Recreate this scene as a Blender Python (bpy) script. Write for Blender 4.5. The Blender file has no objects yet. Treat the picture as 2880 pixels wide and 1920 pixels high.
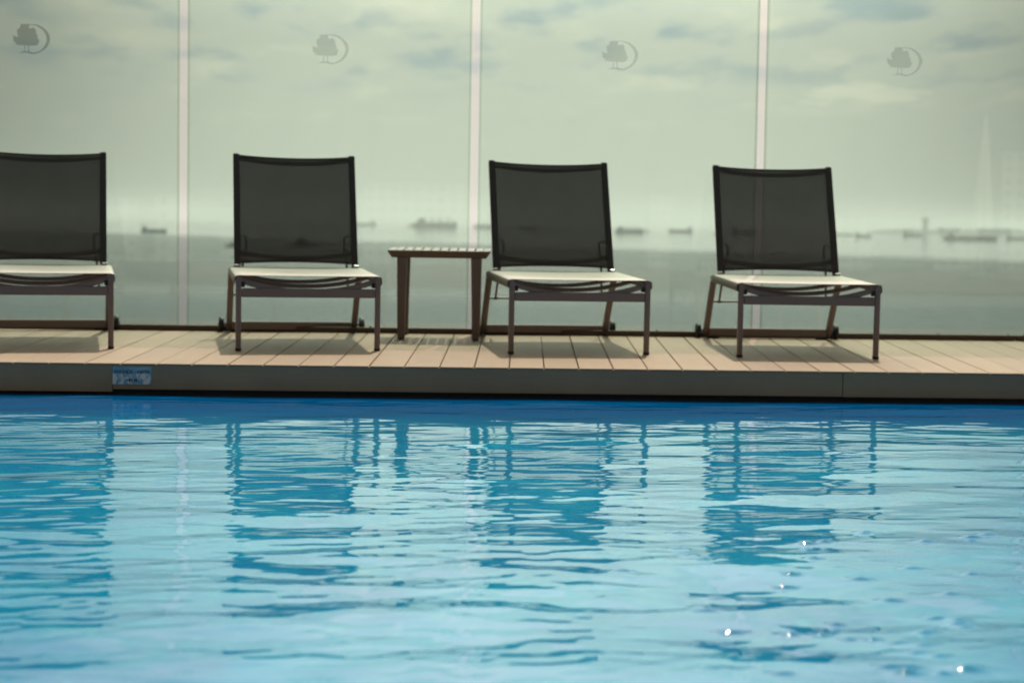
import bpy, math, random
import numpy as np
from mathutils import Vector, Matrix

R = math.radians
scene = bpy.context.scene
COL = scene.collection

# ------------------------------------------------------------------ camera
CAM_H = 0.7562
cam_data = bpy.data.cameras.new("camera")
cam = bpy.data.objects.new("camera", cam_data)
COL.objects.link(cam)
scene.camera = cam
_pi, _ro, _ya = 0.06691, 0.0160, 0.05657
F = Vector((math.sin(_ya) * math.cos(_pi), math.cos(_ya) * math.cos(_pi), -math.sin(_pi)))
R0 = Vector((math.cos(_ya), -math.sin(_ya), 0))
U0 = R0.cross(F)
RR = R0 * math.cos(_ro) + U0 * math.sin(_ro)
UU = -R0 * math.sin(_ro) + U0 * math.cos(_ro)
M = Matrix((RR, UU, -F)).transposed().to_4x4()
M.translation = Vector((0, 0, CAM_H))
cam.matrix_world = M
cam_data.sensor_width = 36
cam_data.lens = 62.49
cam_data.clip_start = 0.05
cam_data.clip_end = 80000
cam_data.dof.use_dof = True
cam_data.dof.focus_distance = 5.8
cam_data.dof.aperture_fstop = 3.3

# ------------------------------------------------------------------ light
SUN_EL, SUN_AZ = 61.9, 14.3            # azimuth measured from +Y towards +X
sun_dir = Vector((math.sin(R(SUN_AZ)) * math.cos(R(SUN_EL)),
                  math.cos(R(SUN_AZ)) * math.cos(R(SUN_EL)), math.sin(R(SUN_EL))))
sd = bpy.data.lights.new("sun", 'SUN')
sd.energy = 3.15
sd.angle = R(0.55)
sd.color = (1.0, 0.93, 0.82)
sun = bpy.data.objects.new("sun", sd)
COL.objects.link(sun)
sun.rotation_euler = sun_dir.to_track_quat('Z', 'Y').to_euler()

world = bpy.data.worlds.new("World")
scene.world = world
world.use_nodes = True
wt = world.node_tree
for n in list(wt.nodes):
    wt.nodes.remove(n)


class NT:
    """small node-graph helper"""
    def __init__(self, tree):
        self.t = tree

    def n(self, kind, **kw):
        nd = self.t.nodes.new(kind)
        ins = kw.pop('ins', {})
        for k, v in kw.items():
            setattr(nd, k, v)
        for k, v in ins.items():
            self.set(nd.inputs[k], v)
        return nd

    def set(self, sock, v):
        if isinstance(v, bpy.types.NodeSocket):
            self.t.links.new(v, sock)
        else:
            sock.default_value = v

    def math(self, op, a, b=None, c=None, clamp=False):
        nd = self.t.nodes.new('ShaderNodeMath')
        nd.operation = op
        nd.use_clamp = clamp
        self.set(nd.inputs[0], a)
        if b is not None:
            self.set(nd.inputs[1], b)
        if c is not None:
            self.set(nd.inputs[2], c)
        return nd.outputs[0]

    def ramp(self, v, lo, hi, a=0.0, b=1.0):
        nd = self.t.nodes.new('ShaderNodeMapRange')
        nd.interpolation_type = 'SMOOTHSTEP'
        self.set(nd.inputs['Value'], v)
        nd.inputs['From Min'].default_value = lo
        nd.inputs['From Max'].default_value = hi
        nd.inputs['To Min'].default_value = a
        nd.inputs['To Max'].default_value = b
        return nd.outputs[0]

    def mix(self, f, a, b, mode='MIX'):
        nd = self.t.nodes.new('ShaderNodeMix')
        nd.data_type = 'RGBA'
        nd.blend_type = mode
        self.set(nd.inputs[0], f)
        self.set(nd.inputs[6], a)
        self.set(nd.inputs[7], b)
        return nd.outputs[2]

    def noise(self, vec, scale, detail=3.0, rough=0.5, dist=0.0):
        nd = self.t.nodes.new('ShaderNodeTexNoise')
        if vec is not None:
            self.t.links.new(vec, nd.inputs['Vector'])
        nd.inputs['Scale'].default_value = scale
        nd.inputs['Detail'].default_value = detail
        nd.inputs['Roughness'].default_value = rough
        nd.inputs['Distortion'].default_value = dist
        return nd.outputs['Fac']

    def mapping(self, vec, scale=(1, 1, 1), loc=(0, 0, 0), rot=(0, 0, 0)):
        nd = self.t.nodes.new('ShaderNodeMapping')
        self.t.links.new(vec, nd.inputs['Vector'])
        nd.inputs['Scale'].default_value = scale
        nd.inputs['Location'].default_value = loc
        nd.inputs['Rotation'].default_value = rot
        return nd.outputs[0]


w = NT(wt)
sky = w.n('ShaderNodeTexSky', sky_type='NISHITA', sun_disc=False)
sky.sun_elevation = R(SUN_EL)
sky.sun_rotation = R(SUN_AZ)
sky.air_density = 1.2
sky.dust_density = 3.0
nish = w.mix(1.0, sky.outputs[0], (0.075, 0.075, 0.075, 1), 'MULTIPLY')
tc = w.n('ShaderNodeTexCoord')
sep = w.n('ShaderNodeSeparateXYZ', ins={0: tc.outputs['Generated']})
dx, dy, dz = sep.outputs
# cloud deck: direction projected on a high flat layer so that clouds flatten towards the horizon
den = w.math('ADD', w.math('MAXIMUM', dz, 0.0), 0.055)
cx_ = w.math('DIVIDE', dx, den)
cy_ = w.math('DIVIDE', dy, den)
cv = w.n('ShaderNodeCombineXYZ', ins={0: cx_, 1: cy_, 2: 0.37}).outputs[0]
n1 = w.noise(w.mapping(cv, (1.0, 0.42, 1), (3.3, 1.4, 0)), 3.1, 6.0, 0.56, 0.10)
n2 = w.noise(w.mapping(cv, (1.0, 0.5, 1), (8.1, 4.2, 2)), 2.6, 5.0, 0.58, 0.15)
n3 = w.noise(w.mapping(cv, (1.0, 1.0, 1), (1.1, 7.2, 5)), 0.22, 3.0, 0.5, 0.3)
cover = w.ramp(n3, 0.25, 0.5)
cloudcol = w.mix(w.ramp(n2, 0.40, 0.72), (0.57, 0.575, 0.51, 1), (0.80, 0.75, 0.61, 1))
up = w.ramp(dz, 0.058, 0.10)
upl = w.ramp(dx, 0.10, 0.35, 1.0, 0.65)
hazecol = (0.575, 0.550, 0.480, 1)
low = w.mix(w.math('MULTIPLY', w.ramp(n2, 0.5, 0.78), w.ramp(dz, 0.03, 0.09)), hazecol, (0.70, 0.64, 0.53, 1))
low = w.mix(w.math('MULTIPLY', w.ramp(n1, 0.49, 0.68), up), low, (0.385, 0.42, 0.43, 1))
# a small pale cloud low in the sky to the right
caz = w.math('ARCTAN2', dx, dy)
n4 = w.noise(w.mapping(cv, (1.0, 1.0, 1), (2.2, 0.4, 1)), 7.0, 5.0, 0.6, 0.2)
cu = w.math('MULTIPLY', w.math('SUBTRACT', caz, R(14.3)), 1 / R(1.9))
cvv = w.math('MULTIPLY', w.math('SUBTRACT', dz, w.math('MULTIPLY_ADD', w.math('MULTIPLY', cu, cu), -0.004, 0.0735)), 1 / 0.0052)
cw = w.math('ADD', w.math('ADD', w.math('MULTIPLY', cu, cu), w.math('MULTIPLY', cvv, cvv)), w.math('MULTIPLY_ADD', n4, 9.0, -4.5))
low = w.mix(w.ramp(cw, -0.2, 1.6, 0.7, 0.0), low, (0.76, 0.69, 0.56, 1))
# higher sky: broken cloud over blue
high = w.mix(w.math('MULTIPLY', cover, 0.92), nish, cloudcol)
col = w.mix(w.ramp(dz, 0.12, 0.42), low, high)
# hazy brightening around the direction of the sun
hlen = w.math('SQRT', w.math('ADD', w.math('MULTIPLY', dx, dx), w.math('MULTIPLY', dy, dy)))
ca = w.math('DIVIDE', w.math('ADD', w.math('MULTIPLY', dx, math.sin(R(4))), w.math('MULTIPLY', dy, math.cos(R(4)))),
            w.math('MAXIMUM', hlen, 0.001))
g1 = w.ramp(ca, 0.95, 1.0, 0.45, 1.0)
g2 = w.ramp(ca, -0.5, 0.945, 0.24, 1.0)
# the sky brightens towards the sun, high behind the haze
sdot = w.n('ShaderNodeVectorMath', operation='DOT_PRODUCT', ins={0: tc.outputs['Generated'], 1: tuple(sun_dir)}).outputs['Value']
g3 = w.ramp(sdot, 0.50, 0.98, 1.0, 2.1)
g4 = w.ramp(dz, 0.0, 0.020, 1.22, 1.0)
g5 = w.ramp(dz, 0.095, 0.20, 1.0, 1.85)
gl = w.math('MULTIPLY', w.math('MULTIPLY', w.math('MULTIPLY', g1, g2), g3), w.math('MULTIPLY', g4, g5))
glc = w.n('ShaderNodeCombineColor', ins={0: gl, 1: gl, 2: gl}).outputs[0]
colg = w.mix(1.0, col, glc, 'MULTIPLY')
bg = w.n('ShaderNodeBackground', ins={'Color': colg, 'Strength': 1.0})
wo = w.n('ShaderNodeOutputWorld')
wt.links.new(bg.outputs[0], wo.inputs['Surface'])

scene.view_settings.view_transform = 'Standard'
scene.view_settings.look = 'None'
scene.view_settings.exposure = 0.30
scene.view_settings.gamma = 1.0
scene.render.engine = 'CYCLES'
scene.cycles.use_denoising = True
scene.cycles.max_bounces = 10
scene.cycles.transparent_max_bounces = 16
scene.cycles.volume_bounces = 1
scene.cycles.caustics_reflective = False
scene.cycles.caustics_refractive = False


# ------------------------------------------------------------------ helpers
def mat(name, color=(0.5, 0.5, 0.5), rough=0.5, metal=0.0, spec=0.5, build=None):
    m = bpy.data.materials.new(name)
    m.use_nodes = True
    t = NT(m.node_tree)
    b = m.node_tree.nodes['Principled BSDF']
    b.inputs['Base Color'].default_value = (*color, 1)
    b.inputs['Roughness'].default_value = rough
    b.inputs['Metallic'].default_value = metal
    b.inputs['Specular IOR Level'].default_value = spec
    if build:
        build(t, b, m.node_tree.nodes['Material Output'])
    return m


def grain(scale=60, amt=0.15, bump=0.0, stretch=(1, 1, 1), rough=0.0):
    """uneven colour and gloss"""
    def f(t, b, out):
        c = tuple(b.inputs['Base Color'].default_value)
        tcn = t.n('ShaderNodeTexCoord').outputs['Object']
        nz = t.noise(t.mapping(tcn, stretch), scale, 5.0, 0.6)
        nl = t.noise(tcn, scale * 0.13, 3.0, 0.5)
        f1 = t.math('MULTIPLY_ADD', nz, amt * 2, 1 - amt)
        f2 = t.math('MULTIPLY_ADD', nl, amt * 2, 1 - amt)
        ff = t.math('MULTIPLY', f1, f2)
        cc = t.n('ShaderNodeCombineColor', ins={0: ff, 1: ff, 2: ff}).outputs[0]
        t.set(b.inputs['Base Color'], t.mix(1.0, c, cc, 'MULTIPLY'))
        if rough:
            r0 = b.inputs['Roughness'].default_value
            t.set(b.inputs['Roughness'], t.math('MULTIPLY_ADD', nl, rough, r0 - rough / 2))
        if bump:
            bp = t.n('ShaderNodeBump', ins={'Height': nz, 'Strength': 1.0, 'Distance': bump})
            t.set(b.inputs['Normal'], bp.outputs[0])
    return f


class MB:
    """collects shapes into one mesh"""
    def __init__(self):
        self.v = []
        self.f = []
        self.mi = []
        self.cur = 0

    def add(self, vs, fs):
        o = len(self.v)
        self.v += [tuple(p) for p in vs]
        self.f += [tuple(i + o for i in f) for f in fs]
        self.mi += [self.cur] * len(fs)
        return self

    def box(self, x0, x1, y0, y1, z0, z1, bev=0.0, mtx=None):
        if bev <= 0:
            vs = [(x, y, z) for z in (z0, z1) for y in (y0, y1) for x in (x0, x1)]
            fs = [(0, 2, 3, 1), (4, 5, 7, 6), (0, 1, 5, 4), (2, 6, 7, 3), (0, 4, 6, 2), (1, 3, 7, 5)]
        else:
            b = min(bev, (x1 - x0) * .45, (y1 - y0) * .45, (z1 - z0) * .45)
            vs = []
            idx = {}
            for sx in (0, 1):
                for sy in (0, 1):
                    for sz in (0, 1):
                        X, Y, Z = (x0, x1)[sx], (y0, y1)[sy], (z0, z1)[sz]
                        ix, iy, iz = X + (b, -b)[sx], Y + (b, -b)[sy], Z + (b, -b)[sz]
                        idx[sx, sy, sz, 0] = len(vs); vs.append((X, iy, iz))
                        idx[sx, sy, sz, 1] = len(vs); vs.append((ix, Y, iz))
                        idx[sx, sy, sz, 2] = len(vs); vs.append((ix, iy, Z))
            fs = []
            for s in (0, 1):
                fs.append([idx[s, 0, 0, 0], idx[s, 1, 0, 0], idx[s, 1, 1, 0], idx[s, 0, 1, 0]][::1 if s else -1])
                fs.append([idx[0, s, 0, 1], idx[1, s, 0, 1], idx[1, s, 1, 1], idx[0, s, 1, 1]][::-1 if s else 1])
                fs.append([idx[0, 0, s, 2], idx[1, 0, s, 2], idx[1, 1, s, 2], idx[0, 1, s, 2]][::1 if s else -1])
            for a in (0, 1):
                for c in (0, 1):
                    fs.append((idx[a, c, 0, 0], idx[a, c, 1, 0], idx[a, c, 1, 1], idx[a, c, 0, 1]))
                    fs.append((idx[a, 0, c, 0], idx[a, 1, c, 0], idx[a, 1, c, 2], idx[a, 0, c, 2]))
                    fs.append((idx[0, a, c, 1], idx[1, a, c, 1], idx[1, a, c, 2], idx[0, a, c, 2]))
                    for d in (0, 1):
                        fs.append((idx[a, c, d, 0], idx[a, c, d, 1], idx[a, c, d, 2]))
        if mtx is not None:
            vs = [mtx @ Vector(p) for p in vs]
        return self.add(vs, fs)

    def loft(self, rings, cap=True, closed=True):
        n = len(rings[0])
        vs = [p for r in rings for p in r]
        fs = []
        for k in range(len(rings) - 1):
            for i in range(n if closed else n - 1):
                j = (i + 1) % n
                fs.append((k * n + i, k * n + j, (k + 1) * n + j, (k + 1) * n + i))
        if cap and closed:
            fs.append(tuple(range(n))[::-1])
            fs.append(tuple(range((len(rings) - 1) * n, len(rings) * n)))
        return self.add(vs, fs)

    def sweep(self, pts, w_, h_, sides=0, up=(0, 0, 1), round_=0.25):
        """tube along pts; sides=0 gives a rounded rectangular section w x h (w along side, h along up)"""
        pts = [Vector(p) for p in pts]
        rings = []
        for i, p in enumerate(pts):
            a = pts[max(0, i - 1)]
            b = pts[min(len(pts) - 1, i + 1)]
            t = (b - a).normalized()
            u = Vector(up)
            if abs(t.dot(u)) > 0.95:
                u = Vector((0, 1, 0))
            s = t.cross(u).normalized()
            u2 = s.cross(t).normalized()
            ring = []
            if sides:
                for k in range(sides):
                    an = 2 * math.pi * k / sides
                    ring.append(p + s * math.cos(an) * w_ / 2 + u2 * math.sin(an) * h_ / 2)
            else:
                r = min(w_, h_) * round_
                for qx, qy, a0 in ((1, 1, 0), (-1, 1, 90), (-1, -1, 180), (1, -1, 270)):
                    for da in (0, 45, 90):
                        an = R(a0 + da)
                        ring.append(p + s * (qx * (w_ / 2 - r) + r * math.cos(an)) + u2 * (qy * (h_ / 2 - r) + r * math.sin(an)))
            rings.append(ring)
        return self.loft(rings)

    def cyl(self, p0, p1, r0, r1=None, n=20):
        r1 = r0 if r1 is None else r1
        p0, p1 = Vector(p0), Vector(p1)
        t = (p1 - p0).normalized()
        u = Vector((0, 0, 1)) if abs(t.z) < .9 else Vector((1, 0, 0))
        s = t.cross(u).normalized()
        u = s.cross(t)
        rings = [[p + s * math.cos(2 * math.pi * k / n) * r + u * math.sin(2 * math.pi * k / n) * r for k in range(n)]
                 for p, r in ((p0, r0), (p1, r1))]
        return self.loft(rings)

    def lathe(self, prof, n=24, axis='z', c=(0, 0, 0)):
        rings = []
        for r, h in prof:
            ring = []
            for k in range(n):
                a = 2 * math.pi * k / n
                if axis == 'z':
                    ring.append((c[0] + r * math.cos(a), c[1] + r * math.sin(a), c[2] + h))
                else:
                    ring.append((c[0] + h, c[1] + r * math.cos(a), c[2] + r * math.sin(a)))
            rings.append(ring)
        return self.loft(rings)

    def build(self, name, m, parent=None, smooth=False, loc=None):
        me = bpy.data.meshes.new(name)
        me.from_pydata(self.v, [], self.f)
        for mm in (m if isinstance(m, (list, tuple)) else [m]):
            me.materials.append(mm)
        me.polygons.foreach_set('material_index', self.mi)
        me.validate()
        import bmesh
        b = bmesh.new()
        b.from_mesh(me)
        bmesh.ops.recalc_face_normals(b, faces=b.faces)
        b.to_mesh(me)
        b.free()
        if smooth:
            me.polygons.foreach_set('use_smooth', [True] * len(me.polygons))
            me.set_sharp_from_angle(angle=R(40))
        o = bpy.data.objects.new(name, me)
        COL.objects.link(o)
        if parent:
            o.parent = parent
        if loc:
            o.location = loc
        return o


def tag(o, label=None, cat=None, group=None, kind=None):
    if label: o['label'] = label
    if cat: o['category'] = cat
    if group: o['group'] = group
    if kind: o['kind'] = kind
    return o


def empty(name, loc=(0, 0, 0), rz=0.0, rx=0.0):
    o = bpy.data.objects.new(name, None)
    COL.objects.link(o)
    o.location = loc
    o.rotation_euler = (rx, 0, rz)
    o.empty_display_size = 0.2
    return o


# ------------------------------------------------------------------ layout constants (metres)
EDGE_Y, EDGE_Z, SLOPE = 7.594, 0.1339, 0.0223
GLASS_Y = 9.266
GAP0, PW = -1.184, 1.498
TILT = math.atan(SLOPE)


def deck_z(y):
    return EDGE_Z + SLOPE * (y - EDGE_Y)


# ------------------------------------------------------------------ materials
def deck_build(t, b, out):
    tcn = t.n('ShaderNodeTexCoord').outputs['Object']
    sp = t.n('ShaderNodeSeparateXYZ', ins={0: tcn})
    att = t.n('ShaderNodeAttribute', attribute_name='tone').outputs['Fac']
    n_l = t.noise(t.mapping(tcn, (6, 0.8, 1)), 3.0, 4.0, 0.6)
    n_s = t.noise(t.mapping(tcn, (60, 3, 1)), 4.0, 4.0, 0.7)
    n_d = t.noise(tcn, 1.6, 4.0, 0.6, 0.4)
    c = t.mix(att, (0.300, 0.202, 0.128, 1), (0.368, 0.252, 0.162, 1))
    c = t.mix(t.ramp(n_l, 0.3, 0.75, 0.0, 0.30), c, (0.25, 0.18, 0.125, 1))
    c = t.mix(t.ramp(n_s, 0.35, 0.7, 0.0, 0.25), c, (0.37, 0.26, 0.175, 1))
    c = t.mix(t.ramp(n_d, 0.52, 0.72, 0.0, 0.22), c, (0.21, 0.155, 0.11, 1))
    t.set(b.inputs['Base Color'], c)
    wv = t.n('ShaderNodeTexWave', wave_type='BANDS', bands_direction='X')
    m = t.mapping(tcn, (1, 1, 1), (0, 0, 0), (0, 0, 0.06246))
    t.set(wv.inputs['Vector'], m)
    wv.inputs['Scale'].default_value = 2 * math.pi / 20 / 0.0056
    bp = t.n('ShaderNodeBump', ins={'Height': t.math('ADD', wv.outputs['Fac'], t.math('MULTIPLY', n_s, 0.4)),
                                    'Strength': 0.9, 'Distance': 0.0012})
    t.set(b.inputs['Normal'], bp.outputs[0])


def fascia_build(t, b, out):
    tcn = t.n('ShaderNodeTexCoord').outputs['Object']
    n_s = t.noise(t.mapping(tcn, (2, 2, 60)), 4.0, 4.0, 0.6)
    n_l = t.noise(tcn, 2.0, 4.0, 0.6)
    c = t.mix(n_s, (0.43, 0.260, 0.140, 1), (0.54, 0.330, 0.182, 1))
    c = t.mix(t.ramp(n_l, 0.35, 0.75, 0, 0.5), c, (0.32, 0.20, 0.12, 1))
    t.set(b.inputs['Base Color'], c)
    wv = t.n('ShaderNodeTexWave', wave_type='BANDS', bands_direction='Z')
    t.set(wv.inputs['Vector'], tcn)
    wv.inputs['Scale'].default_value = 2 * math.pi / 20 / 0.0062
    bp = t.n('ShaderNodeBump', ins={'Height': wv.outputs['Fac'], 'Strength': 0.6, 'Distance': 0.001})
    t.set(b.inputs['Normal'], bp.outputs[0])


def fabric_build(alpha):
    """woven, vinyl-coated sling cloth: open enough to see through head-on, glossy and closed at a glance"""
    def f(t, b, out):
        tcn = t.n('ShaderNodeTexCoord').outputs['Object']
        nz = t.noise(tcn, 9.0, 4.0, 0.6)
        nf = t.noise(tcn, 420.0, 2.0, 0.5)
        c = t.mix(nz, (0.050, 0.037, 0.028, 1), (0.072, 0.056, 0.042, 1))
        c = t.mix(t.math('MULTIPLY', nf, 0.35), c, (0.11, 0.105, 0.09, 1))
        t.set(b.inputs['Base Color'], c)
        bp = t.n('ShaderNodeBump', ins={'Height': nf, 'Strength': 0.25, 'Distance': 0.0006})
        t.set(b.inputs['Normal'], bp.outputs[0])
        tl = t.n('ShaderNodeBsdfTranslucent', ins={'Color': (0.10, 0.095, 0.08, 1)})
        m1 = t.n('ShaderNodeMixShader', ins={0: 0.20, 1: b.outputs[0], 2: tl.outputs[0]})
        geo = t.n('ShaderNodeNewGeometry')
        dt = t.n('ShaderNodeVectorMath', operation='DOT_PRODUCT', ins={0: geo.outputs['Normal'], 1: geo.outputs['Incoming']})
        cs = t.math('ABSOLUTE', dt.outputs['Value'])
        fr = t.math('MULTIPLY_ADD', t.math('POWER', t.math('SUBTRACT', 1.0, cs, clamp=True), 5.0), 0.96, 0.03)
        gl = t.n('ShaderNodeBsdfGlossy', ins={'Color': (0.47, 0.435, 0.395, 1), 'Roughness': 0.6})
        m3 = t.n('ShaderNodeMixShader', ins={0: fr, 1: m1.outputs[0], 2: gl.outputs[0]})
        tr = t.n('ShaderNodeBsdfTransparent')
        al = t.math('MULTIPLY', t.ramp(cs, 0.1, 0.8), alpha)
        m2 = t.n('ShaderNodeMixShader', ins={0: al, 1: m3.outputs[0], 2: tr.outputs[0]})
        t.t.links.new(m2.outputs[0], out.inputs['Surface'])
    return f


def glass_build(tint, edge=False):
    def f(t, b, out):
        t.t.nodes.remove(b)
        tr = t.n('ShaderNodeBsdfTransparent', ins={'Color': (*tint, 1)})
        gl = t.n('ShaderNodeBsdfGlossy', ins={'Color': (1, 1, 1, 1), 'Roughness': 0.0})
        geo = t.n('ShaderNodeNewGeometry')
        dt = t.n('ShaderNodeVectorMath', operation='DOT_PRODUCT', ins={0: geo.outputs['Normal'], 1: geo.outputs['Incoming']})
        om_ = t.math('SUBTRACT', 1.0, t.math('ABSOLUTE', dt.outputs['Value']), clamp=True)
        fr = t.math('MULTIPLY_ADD', t.math('POWER', om_, 5.0), 0.96, 0.04)
        # faint smears on the pane
        tcn = t.n('ShaderNodeTexCoord').outputs['Object']
        df = t.n('ShaderNodeBsdfDiffuse', ins={'Color': (0.6, 0.62, 0.58, 1)})
        sm = t.noise(t.mapping(tcn, (1.4, 1, 1.0)), 2.2, 5.0, 0.6, 0.3)
        ms = t.n('ShaderNodeMixShader', ins={0: t.ramp(sm, 0.35, 0.85, 0.003, 0.018), 1: tr.outputs[0], 2: df.outputs[0]})
        # one face of the sheet carries both reflections
        mx = t.n('ShaderNodeMixShader', ins={0: fr, 1: ms.outputs[0], 2: gl.outputs[0]})
        t.t.links.new(mx.outputs[0], out.inputs['Surface'])
    return f


def emblem_build(alpha):
    def f(t, b, out):
        tr = t.n('ShaderNodeBsdfTransparent')
        mx = t.n('ShaderNodeMixShader', ins={0: alpha, 1: tr.outputs[0], 2: b.outputs[0]})
        t.t.links.new(mx.outputs[0], out.inputs['Surface'])
    return f


def pool_build(t, b, out):
    tcn = t.n('ShaderNodeTexCoord').outputs['Object']
    n_a = t.noise(t.mapping(tcn, (1, 1, 0)), 2.3, 4.0, 0.55, 0.8)
    n_b = t.noise(t.mapping(tcn, (1, 1.6, 0)), 9.0, 3.0, 0.6, 1.2)
    c = t.mix(t.ramp(n_a, 0.3, 0.7), (0.0, 0.158, 0.315, 1), (0.0, 0.218, 0.372, 1))
    c = t.mix(t.ramp(n_b, 0.52, 0.75, 0, 0.55), c, (0.01, 0.28, 0.36, 1))
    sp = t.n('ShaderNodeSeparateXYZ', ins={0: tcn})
    # deeper blue painted in towards the end wall, imitating its shaded face under water
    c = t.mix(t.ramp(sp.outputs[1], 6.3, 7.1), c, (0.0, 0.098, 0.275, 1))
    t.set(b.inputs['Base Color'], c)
    b.inputs['IOR'].default_value = 1.37
    mic = t.noise(t.mapping(tcn, (1, 1.5, 0)), 26.0, 2.0, 0.5, 0.3)
    bp = t.n('ShaderNodeBump', ins={'Height': mic, 'Strength': 1.0, 'Distance': 0.00022})
    t.set(b.inputs['Normal'], bp.outputs[0])


def sea_build(t, b, out):
    tcn = t.n('ShaderNodeTexCoord').outputs['Object']
    n_a = t.noise(t.mapping(tcn, (1, 2.5, 0)), 0.0016, 5.0, 0.6, 0.6)
    c = t.mix(n_a, (0.018, 0.036, 0.038, 1), (0.036, 0.060, 0.062, 1))
    t.set(b.inputs['Base Color'], c)
    b.inputs['IOR'].default_value = 1.333
    wv = t.noise(t.mapping(tcn, (1, 1.6, 0)), 0.12, 6.0, 0.65)
    # wind-ruffled water close in, smoother slick water further out
    sp = t.n('ShaderNodeSeparateXYZ', ins={0: tcn})
    edge_ = t.math('MULTIPLY_ADD', sp.outputs[0], 1.25, sp.outputs[1])
    n_e = t.noise(t.mapping(tcn, (1, 2.0, 0), (300, 40, 0)), 0.0011, 3.0, 0.5)
    d_ = t.math('MULTIPLY_ADD', n_e, 500.0, edge_)
    ruf = t.ramp(d_, 2050.0, 2500.0, 1.0, 0.0)
    n_f = t.noise(t.mapping(tcn, (1, 3.0, 0), (70, 900, 0)), 0.0020, 3.0, 0.5)
    ruf2 = t.math('MULTIPLY', ruf, t.ramp(n_f, 0.25, 0.6, 0.75, 1.0))
    bp = t.n('ShaderNodeBump', ins={'Height': wv, 'Strength': 1.0, 'Distance': t.math('MULTIPLY_ADD', ruf2, 11.0, 0.0)})
    t.set(b.inputs['Normal'], bp.outputs[0])
    t.set(b.inputs['Roughness'], t.math('MULTIPLY_ADD', ruf2, 0.26, 0.06))


MT = {}
MT['deck'] = mat('composite_decking', rough=0.6, build=deck_build)
MT['under'] = mat('dark_substructure', (0.14, 0.10, 0.07), 0.9, build=grain(20, 0.2))
MT['fascia'] = mat('grey_composite_fascia', rough=0.75, spec=0.25, build=fascia_build)
MT['wall'] = mat('dark_pool_recess', (0.05, 0.038, 0.028), 0.8, spec=0.2, build=grain(20, 0.2))
MT['render'] = mat('pale_render', (0.55, 0.53, 0.48), 0.8, build=grain(3, 0.08))
MT['window'] = mat('window_glass', (0.05, 0.07, 0.09), 0.15, build=grain(1, 0.2))
MT['frame'] = mat('brown_grey_powder_coated_metal', (0.190, 0.137, 0.124), 0.38, spec=0.6, build=grain(80, 0.10, rough=0.12))
MT['backtube'] = mat('sleeve_over_backrest_tube', (0.032, 0.025, 0.023), 0.6, build=grain(200, 0.15, bump=0.0004))
MT['fabric'] = mat('dark_woven_sling', rough=0.6, spec=0.5, build=fabric_build(0.215))
MT['steel'] = mat('bright_steel', (0.75, 0.73, 0.70), 0.18, 1.0, build=grain(60, 0.05))
MT['rubber'] = mat('black_rubber', (0.010, 0.010, 0.010), 0.55, build=grain(60, 0.15))
MT['table'] = mat('brown_painted_table', (0.155, 0.088, 0.054), 0.50, spec=0.8, build=grain(50, 0.12, rough=0.10))
MT['table'].node_tree.nodes['Principled BSDF'].inputs['Coat Weight'].default_value = 0.6
MT['table'].node_tree.nodes['Principled BSDF'].inputs['Coat Roughness'].default_value = 0.5
MT['rail'] = mat('bronze_channel', (0.075, 0.045, 0.022), 0.42, 0.2, build=grain(30, 0.15, rough=0.15))
MT['glass'] = mat('green_tinted_glass', build=glass_build((0.905, 0.985, 0.935)))
MT['glass_bevel'] = mat('bevelled_glass_border', build=glass_build((0.82, 0.91, 0.83)))
MT['glass_edge'] = mat('green_glass_edge', (0.10, 0.17, 0.12), 0.25, build=grain(8, 0.1))
MT['emblem'] = mat('frosted_grey_film', (0.20, 0.22, 0.19), 0.7, build=emblem_build(0.26))
MT['emblem_dark'] = mat('dense_grey_film', (0.12, 0.14, 0.125), 0.7, build=emblem_build(0.45))
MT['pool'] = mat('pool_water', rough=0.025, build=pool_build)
MT['sea'] = mat('sea_water', build=sea_build)
MT['hull'] = mat('ship_hull_paint', (0.030, 0.055, 0.080), 0.5, build=grain(0.3, 0.2))
MT['house'] = mat('ship_house_paint', (0.16, 0.18, 0.20), 0.5, build=grain(0.3, 0.1))
MT['land'] = mat('far_shore_ground', (0.06, 0.075, 0.06), 0.9, build=grain(0.01, 0.3))
MT['tower'] = mat('grey_tower_concrete', (0.12, 0.14, 0.16), 0.8, build=grain(0.1, 0.1))
MT['canvas'] = mat('white_canvas', (0.62, 0.62, 0.58), 0.8, build=grain(8, 0.05))
MT['pole'] = mat('white_pole_paint', (0.6, 0.6, 0.58), 0.4, build=grain(8, 0.05))
MT['black_ink'] = mat('black_ink', (0.012, 0.016, 0.02), 0.5, build=grain(40, 0.1))


# ------------------------------------------------------------------ the deck
random.seed(4)
SK = 0.06246                                   # boards run a little off square to the pool edge


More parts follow.
